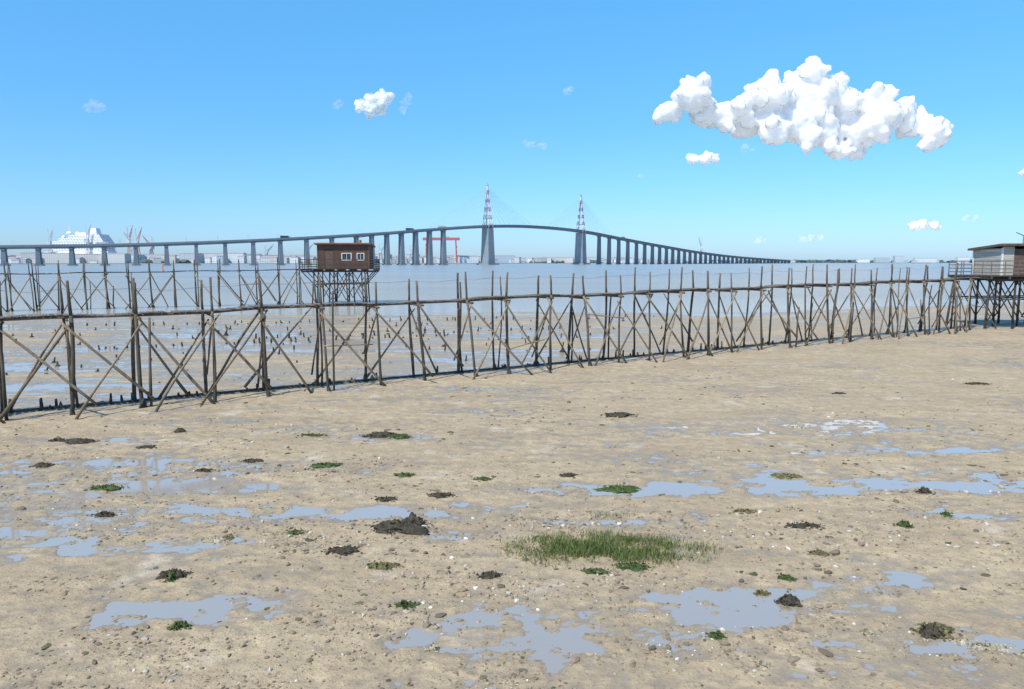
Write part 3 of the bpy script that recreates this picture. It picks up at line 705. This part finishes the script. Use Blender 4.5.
def car(s_, off, body):
    p, d_, n = at(s_); r = empty('car', (p.x + n.x * off, p.y + n.y * off, p.z)); r.rotation_euler[2] = math.atan2(d_.y, d_.x)
    a = MB(); a.box((0, 0, .65), (4.3, 1.75, .7), 0, (.95, .93)); a.build('body', body, r)
    a = MB(); a.box((-.2, 0, 1.25), (2.4, 1.55, .5), 0, (.7, .85)); a.build('cabin', TD, r)
    a = MB()
    for x_ in (-1.35, 1.35):
        for y_ in (-.8, .8): a.tube([(x_, y_ - .1, .32), (x_, y_ + .1, .32)], .32, 8)
    a.build('wheels', TD, r)
truck(sA - 85, 3, TW); truck(sA - 140, 3, TB); truck(sA - 560, 3, TW); truck(sA - 330, 3, TD); truck(sB + 160, 3, TW)
for k in range(10): car(sA + random.uniform(-800, 700), random.choice((-3, 3)), random.choice((TW, TD, TB, STEEL)))

# ------------------------------------------------------------------ far shore, trees, town
def shore_y(x): 
    t = min(1, max(0, (x + 600) / 1500)); t = t * t * (3 - 2 * t); return 1480 + 1600 * t
LAND = simple('hazy_far_land', (.20, .25, .22), (.15, .19, .17), .01, .95, 0)  # shore, tree and town colours have aerial haze painted in
ld = MB(); xs_ = np.linspace(-6000, 6000, 240)
for x_ in xs_:
    ys_ = shore_y(x_) + 25 * math.sin(x_ * .01)
    for dy, z_ in ((0, -1), (14, 1.5), (80, 2.2), (900, 4), (4000, 6)): ld.v.append((x_, ys_ + dy, z_))
for i in range(len(xs_) - 1):
    for k in range(4): ld.f.append((i * 5 + k, (i + 1) * 5 + k, (i + 1) * 5 + k + 1, i * 5 + k + 1))
ld.build('far_shore', LAND)
I2, F2 = ico(2)
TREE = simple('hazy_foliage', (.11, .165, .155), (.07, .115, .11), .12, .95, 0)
tb = []; tf = []
def lump(x_, y_, r, h):
    b0 = len(tb); j = rng.uniform(.75, 1.25, (len(I2), 1)); P = I2 * j * np.array([r, r, h]) + np.array([x_, y_, h * .7 + 1.5])
    tb.extend(map(tuple, P)); tf.extend([tuple(int(b0 + q_) for q_ in f) for f in F2])
for i in range(1100):
    x_ = random.uniform(-2600, 3200)
    if float(fbm(np.array([x_ * .004]), np.array([0.3]), 3, 6)[0]) < -.15 + (0.2 if x_ < 0 else 0): continue
    y_ = shore_y(x_) + random.uniform(60, 260); h = random.uniform(2.5, 6.5) * (1.3 if x_ > 600 else 1); lump(x_, y_, random.uniform(6, 15), h)
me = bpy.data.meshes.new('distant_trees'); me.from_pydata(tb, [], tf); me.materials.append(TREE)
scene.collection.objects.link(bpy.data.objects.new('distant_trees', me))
m, nt, b = newmat('hazy_building_wall'); at_ = N(nt, 'ShaderNodeNewGeometry')
sep = N(nt, 'ShaderNodeSeparateXYZ'); nt.links.new(at_.outputs['Position'], sep.inputs[0])
rnd = at_.outputs['Random Per Island']
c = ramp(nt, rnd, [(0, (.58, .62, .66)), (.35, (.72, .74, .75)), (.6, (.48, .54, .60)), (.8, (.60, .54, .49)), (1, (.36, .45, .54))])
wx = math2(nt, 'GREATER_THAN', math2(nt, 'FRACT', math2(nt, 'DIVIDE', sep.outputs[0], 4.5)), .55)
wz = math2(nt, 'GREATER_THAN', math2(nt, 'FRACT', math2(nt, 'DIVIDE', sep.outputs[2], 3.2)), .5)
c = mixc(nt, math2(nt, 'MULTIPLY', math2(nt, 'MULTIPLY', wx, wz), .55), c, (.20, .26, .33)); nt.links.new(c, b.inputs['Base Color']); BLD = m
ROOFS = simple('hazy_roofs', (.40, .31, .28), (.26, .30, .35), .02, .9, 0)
tw, tr_ = MB(), MB()
def house(x_, y_, w_, d_, h_, rz, gable):
    tw.box((x_, y_, 2 + h_ / 2), (w_, d_, h_), rz)
    cr_, sr_ = math.cos(rz), math.sin(rz); b0 = len(tr_.v); rh = gable; hx, hy = w_ / 2 + .4, d_ / 2 + .4; z_ = 2 + h_ + .02
    for (a, e_, zz_) in ((-hx, -hy, z_), (hx, -hy, z_), (hx, hy, z_), (-hx, hy, z_), (-hx * .95, 0, z_ + rh), (hx * .95, 0, z_ + rh)):
        tr_.v.append((x_ + a * cr_ - e_ * sr_, y_ + a * sr_ + e_ * cr_, zz_))
    for f in ((0, 1, 5, 4), (2, 3, 4, 5), (1, 2, 5), (3, 0, 4), (3, 2, 1, 0)): tr_.f.append(tuple(b0 + i for i in f))
for i in range(560):
    x_ = random.uniform(-1250, -100) if random.random() < .75 else random.uniform(-100, 600)
    y_ = shore_y(x_) + random.uniform(40, 420)
    if random.random() < .18: house(x_, y_, random.uniform(30, 75), random.uniform(20, 30), random.uniform(8, 22), random.uniform(-.3, .3), random.uniform(1, 3))
    else: house(x_, y_, random.uniform(9, 20), random.uniform(9, 14), random.uniform(5, 17), random.uniform(-.5, .5), random.uniform(.5, 3.5))
for i in range(130):
    x_ = random.uniform(500, 2500); y_ = shore_y(x_) + random.uniform(40, 300)
    house(x_, y_, random.uniform(12, 34), 14, random.uniform(5, 10), random.uniform(-.4, .4), 3)
for x_, w_, h_ in ((1560, 60, 20), (1630, 40, 28), (1480, 50, 14), (1740, 90, 18), (1900, 50, 22)): house(x_, shore_y(x_) + 60, w_, 20, h_, 0, .5)
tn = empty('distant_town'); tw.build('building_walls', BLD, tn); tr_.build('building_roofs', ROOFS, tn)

# shipyard cranes
CR = simple('crane_red', (.50, .12, .11), (.42, .10, .10), .1, .7, 0); CRP = simple('crane_hazy_red', (.52, .30, .30), None, .1, .7, 0); CW = simple('crane_hazy_white', (.55, .60, .64), None, .1, .7, 0); CG = simple('crane_hazy_grey', (.30, .37, .43), None, .1, .7, 0)  # white, grey and pale red tones include painted air haze
def gantry(x_, y_, w_, h_):
    r = empty('shipyard_gantry_crane', (x_, y_, 2)); a = MB()
    for sx in (-1, 1):
        for sy in (-6, 6): a.quadbar((sx * w_ / 2, sy * 1.6, 0), (sx * w_ / 2 * .94, sy, h_), 2.4, 2.4)
        for k in range(1, 5): a.quadbar((sx * w_ / 2, -9, h_ * k / 5), (sx * w_ / 2, 9, h_ * (k - .7) / 5), 1.0, 1.0)
    a.build('legs', CR, r)
    a = MB(); a.box((0, 0, h_ + 3), (w_ * 1.2, 8, 7)); a.build('main_girder', CR, r)
    a = MB(); a.box((w_ * .15, 0, h_ + 9), (14, 9, 4)); a.box((w_ * .1, 0, h_ - 5), (4, 4, 6)); a.build('trolley', CW, r)
    return r
gantry(-180, 1900, 78, 58)
def jib(x_, y_, h_, mat_, name='harbour_crane', lean=.8, sg=1):
    r = empty(name, (x_, y_, 2)); a = MB()
    for sx in (-1, 1):
        for sy in (-1, 1): a.quadbar((sx * 5, sy * 5, 0), (sx * 2, sy * 2, h_ * .5), 1.2, 1.2)
    for k in range(5):
        z0_, z1_ = h_ * .1 * k, h_ * .1 * (k + 1); a.quadbar((-5 + 3 * k / 5, -5 + 3 * k / 5, z0_), (5 - 3 * (k + 1) / 5, -5 + 3 * (k + 1) / 5, z1_), .7, .7)
    a.build('portal_tower', mat_, r); a = MB(); a.box((-sg * 2, 0, h_ * .55), (9, 6, h_ * .1)); a.build('machine_house', CW, r)
    a = MB(); tip = Vector((sg * h_ * lean, 0, h_ * 1.0)); base = Vector((sg * 2, 0, h_ * .58))
    for sy in (-1, 1): a.quadbar(base + Vector((0, sy * 1.5, 0)), tip, .9, .9); a.quadbar(base + Vector((-sg * 2, sy * 1.5, h_ * .1)), tip, .7, .7)
    for k in range(9):
        t = k / 9; a.quadbar(base.lerp(tip, t) + Vector((0, 1.5 * (1 - t), 0)), (base + Vector((-sg * 2, 0, h_ * .1))).lerp(tip, t + .08), .5, .5)
    a.quadbar((-sg * 2, 0, h_ * .6), (-sg * 3, 0, h_ * .95), .8, .8); a.quadbar((-sg * 3, 0, h_ * .95), tip, .35, .35); a.build('jib', mat_, r)
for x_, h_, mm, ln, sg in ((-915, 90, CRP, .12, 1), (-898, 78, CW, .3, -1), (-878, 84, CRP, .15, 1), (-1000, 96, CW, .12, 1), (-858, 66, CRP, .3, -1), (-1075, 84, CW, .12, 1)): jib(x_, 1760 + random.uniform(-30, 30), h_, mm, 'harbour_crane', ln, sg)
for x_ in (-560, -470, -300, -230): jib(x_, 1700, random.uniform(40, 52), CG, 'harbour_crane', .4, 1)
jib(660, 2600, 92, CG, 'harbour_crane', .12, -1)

# cruise ship
SH = simple('ship_white', (.80, .82, .84), (.74, .77, .80), .05, .6, 0); SB = simple('hazy_ship_window_band', (.36, .44, .52), None, .1, .5, 0)  # window band colour is bluish from painted-in distance haze
ship = empty('cruise_ship', (-1045, 1800, 0)); ship.rotation_euler[2] = math.radians(160)
hull = MB(); Ls = 210; secs = []
for i in range(21):
    t = i / 20; x_ = -Ls / 2 + Ls * t; wd = 17 * min(1, (1 - t) * 3.2 + .02) ** .6 * min(1, .75 + t * 2); secs.append((x_, wd))
for x_, wd in secs: 
    for (o, z_) in ((-wd * .75, -1), (-wd, 8), (-wd, 30), (wd, 30), (wd, 8), (wd * .75, -1)): hull.v.append((x_ + (z_ - 8) * .45 * (x_ > 70), o, z_))
for i in range(20):
    for k in range(6):
        k2 = (k + 1) % 6; hull.f.append((i * 6 + k, i * 6 + k2, (i + 1) * 6 + k2, (i + 1) * 6 + k))
hull.f.append((5, 4, 3, 2, 1, 0)); hull.f.append(tuple(120 + k for k in range(6)))
hull.build('hull', SH, ship)
sup, band = MB(), MB()
for k in range(11):
    z_ = 30 + k * 3.6; x0_ = -98 + max(0, k - 5) * 3; x1_ = 78 - k * 1.5 - (18 if k > 6 else 0) - (30 if k > 8 else 0)
    sup.box(((x0_ + x1_) / 2, 0, z_ + 1.1), (x1_ - x0_, 33 - k * .5, 2.2)); band.box(((x0_ + x1_) / 2, 0, z_ + 2.9), (x1_ - x0_ - 3, 31 - k * .5, 1.4))
    for q_ in range(int((x1_ - x0_) / 9)): 
        for sy in (-1, 1): sup.box((x0_ + 3 + q_ * 9, sy * (15.9 - k * .25), z_ + 2.9), (2.2, .9, 1.38))
sup.box((-55, 0, 77), (26, 14, 15), 0, (.7, .8)); sup.box((25, 0, 76), (16, 12, 5), 0, (.6, .7)); sup.tube([(28, 0, 75), (28, 0, 92)], .8, 6)
sup.tube([(0, 0, 69), (0, 0, 77)], [7, 5], 12); sup.box((-20, 0, 72), (30, 18, 5), 0, (.8, .8)); sup.tube([(48, 0, 60), (48, 0, 66), (48, 0, 69)], [5, 4.5, 1], 12)
sup.build('superstructure', SH, ship); band.build('window_bands', SB, ship)
r = empty('channel_marker', (-155, 330, 0)); a = MB(); a.tube([(0, 0, -1), (0, 0, 2.6)], [.5, .12], 8); a.tube([(0, 0, 2.4), (0, 0, 3.4)], [.5, .05], 8); a.build('marker_post', CR, r)

# ------------------------------------------------------------------ clouds
def cloudmat(name, density=1.0, lo=.10, hi=.75, sss=30, var=.3):
    m, nt, b = newmat(name); out = nt.nodes['Material Output']
    tc = N(nt, 'ShaderNodeTexCoord').outputs['Object']
    b.inputs['Base Color'].default_value = (.94, .94, .945, 1); b.inputs['Roughness'].default_value = 1; b.inputs['Specular IOR Level'].default_value = 0
    tl = N(nt, 'ShaderNodeBsdfTranslucent'); tl.inputs[0].default_value = (.95, .96, .97, 1)
    if sss:
        b.inputs['Subsurface Weight'].default_value = 1; b.inputs['Subsurface Radius'].default_value = (1, 1, 1); b.inputs['Subsurface Scale'].default_value = sss
    mx = N(nt, 'ShaderNodeMixShader'); mx.inputs[0].default_value = .15 if sss else .4; nt.links.new(b.outputs[0], mx.inputs[1]); nt.links.new(tl.outputs[0], mx.inputs[2])
    tp = N(nt, 'ShaderNodeBsdfTransparent'); lw = N(nt, 'ShaderNodeLayerWeight'); lw.inputs[0].default_value = .5
    f = noise(nt, tc, .03, 4, .65)
    e = math2(nt, 'SUBTRACT', 1.0, lw.outputs['Facing'])
    e = math2(nt, 'ADD', e, mapr(nt, f, .3, .7, -var, var)); al = mapr(nt, e, lo, hi, 0, density)
    m2 = N(nt, 'ShaderNodeMixShader'); nt.links.new(al, m2.inputs[0]); nt.links.new(tp.outputs[0], m2.inputs[1]); nt.links.new(mx.outputs[0], m2.inputs[2])
    nt.links.new(m2.outputs[0], out.inputs[0]); return m
CM = cloudmat('cumulus', 1.0, .04, .55, 34, .22); CMF = cloudmat('thin_cumulus', .26, .25, 1.2, 0); CMM = cloudmat('mid_cumulus', .9, .10, .85, 25, .2)
tx1 = bpy.data.textures.new('cl1', 'CLOUDS'); tx1.noise_scale = 60; tx1.noise_depth = 4
tx2 = bpy.data.textures.new('cl2', 'CLOUDS'); tx2.noise_scale = 18; tx2.noise_depth = 3
def cloud(loc, lobes, mat_, vox=5, sc=3.94, d1=26, d2=6, depth=.8, smi=4):
    mb = MB(); V2, Fc = ico(2)
    def ball(c, r):
        b0 = len(mb.v)
        for v in V2: mb.v.append((c[0] + v[0] * r, c[1] + v[1] * r, c[2] + v[2] * r * .92))
        mb.f.extend([tuple(int(b0 + q_) for q_ in f) for f in Fc])
    for (du, dv, r) in lobes:
        c = Vector((du * sc, random.uniform(-1, 1) * r * sc * depth, -dv * sc)); R = r * sc; ball(c, R * .85)
        for k in range(11):
            d_ = Vector((random.gauss(0, 1), random.gauss(0, 1), random.gauss(.25, .8))).normalized(); rr = R * random.uniform(.25, .45); c2 = c + d_ * R * random.uniform(.65, .85); ball(c2, rr)
            for j in range(2):
                e_ = (d_ + Vector((random.gauss(0, .6), random.gauss(0, .6), random.gauss(0, .6)))).normalized(); ball(c2 + e_ * rr * .8, rr * random.uniform(.35, .55))
    ob = mb.build('cumulus_cloud', mat_, None, True); ob.location = loc
    r = ob.modifiers.new('r', 'REMESH'); r.mode = 'VOXEL'; r.voxel_size = vox; r.use_smooth_shade = True
    sm = ob.modifiers.new('s', 'SMOOTH'); sm.iterations = smi; sm.factor = .5
    for tx, st_ in ((tx1, d1), (tx2, d2)):
        dm = ob.modifiers.new('d', 'DISPLACE'); dm.texture = tx; dm.strength = st_; dm.mid_level = .5; dm.texture_coords = 'LOCAL'
    return ob
lob = [(-110, -15, 20), (-132, -3, 12), (-140, 2, 8), (-95, -3, 18), (-112, -28, 10), (-50, 3, 24), (-32, -14, 24), (-62, -6, 14), (5, -20, 28), (10, -40, 13), (28, -22, 20), (45, -6, 28), (-5, 8, 26), (-30, 18, 18),
       (75, -15, 18), (80, 2, 24), (100, 0, 18), (25, 12, 22), (118, 8, 17), (135, 15, 14), (140, 24, 12), (128, 28, 10), (45, 32, 12), (60, 33, 10), (30, 30, 10), (-72, 8, 12), (-78, 0, 13), (60, 16, 16), (5, 22, 16)]
cloud((1135, 3000, 580), lob, CM)
def cpos(u, v, Y=3000):
    return ((u) * Y, Y, 4.5 + v * Y)
small = [((-.182, .2075), [(0, 0, 13), (-12, 2, 8), (10, -3, 10), (3, 6, 10), (-4, 5, 9)], CMM), ((-.139, .2075), [(0, 0, 6), (4, -6, 5), (-3, 7, 4)], CMF), ((-.549, .204), [(0, 0, 7), (7, 2, 6), (-6, 2, 5)], CMF),
         ((.029, .155), [(0, 0, 5), (9, 2, 5), (-8, -1, 4)], CMF), ((.073, .222), [(0, 0, 5), (4, -2, 4)], CMF), ((.25, .138), [(-8, 1, 7), (4, 2, 8), (13, 1, 6)], CMM),
         ((.548, .0495), [(-10, 0, 6), (0, 1, 7), (11, 1, 6), (17, 2, 4)], CMM), ((.612, .059), [(-4, 0, 6), (4, 1, 6)], CMF), ((.69, .119), [(0, 0, 8), (8, 1, 7)], CMM),
         ((.40, .033), [(-9, 1, 5), (0, 0, 5), (9, 1, 5)], CMF), ((.33, .029), [(0, 0, 5), (6, 0, 4)], CMF), ((.72, .035), [(-16, 1, 6), (-5, 0, 8), (8, 0, 7)], CMF), ((-.225, .207), [(0, 0, 5), (-5, 1, 4)], CMF),
         ((.17, .114), [(0, 0, 3.5), (3, 1, 3)], CMF), ((.308, .15), [(0, 0, 6), (7, 2, 5)], CMF)]
for (u, v), lb, mt in small:
    cloud(cpos(u, v), lb, mt, 4.0, 3.94, 14, 3, .5, 8)
print('objects', len(bpy.data.objects))
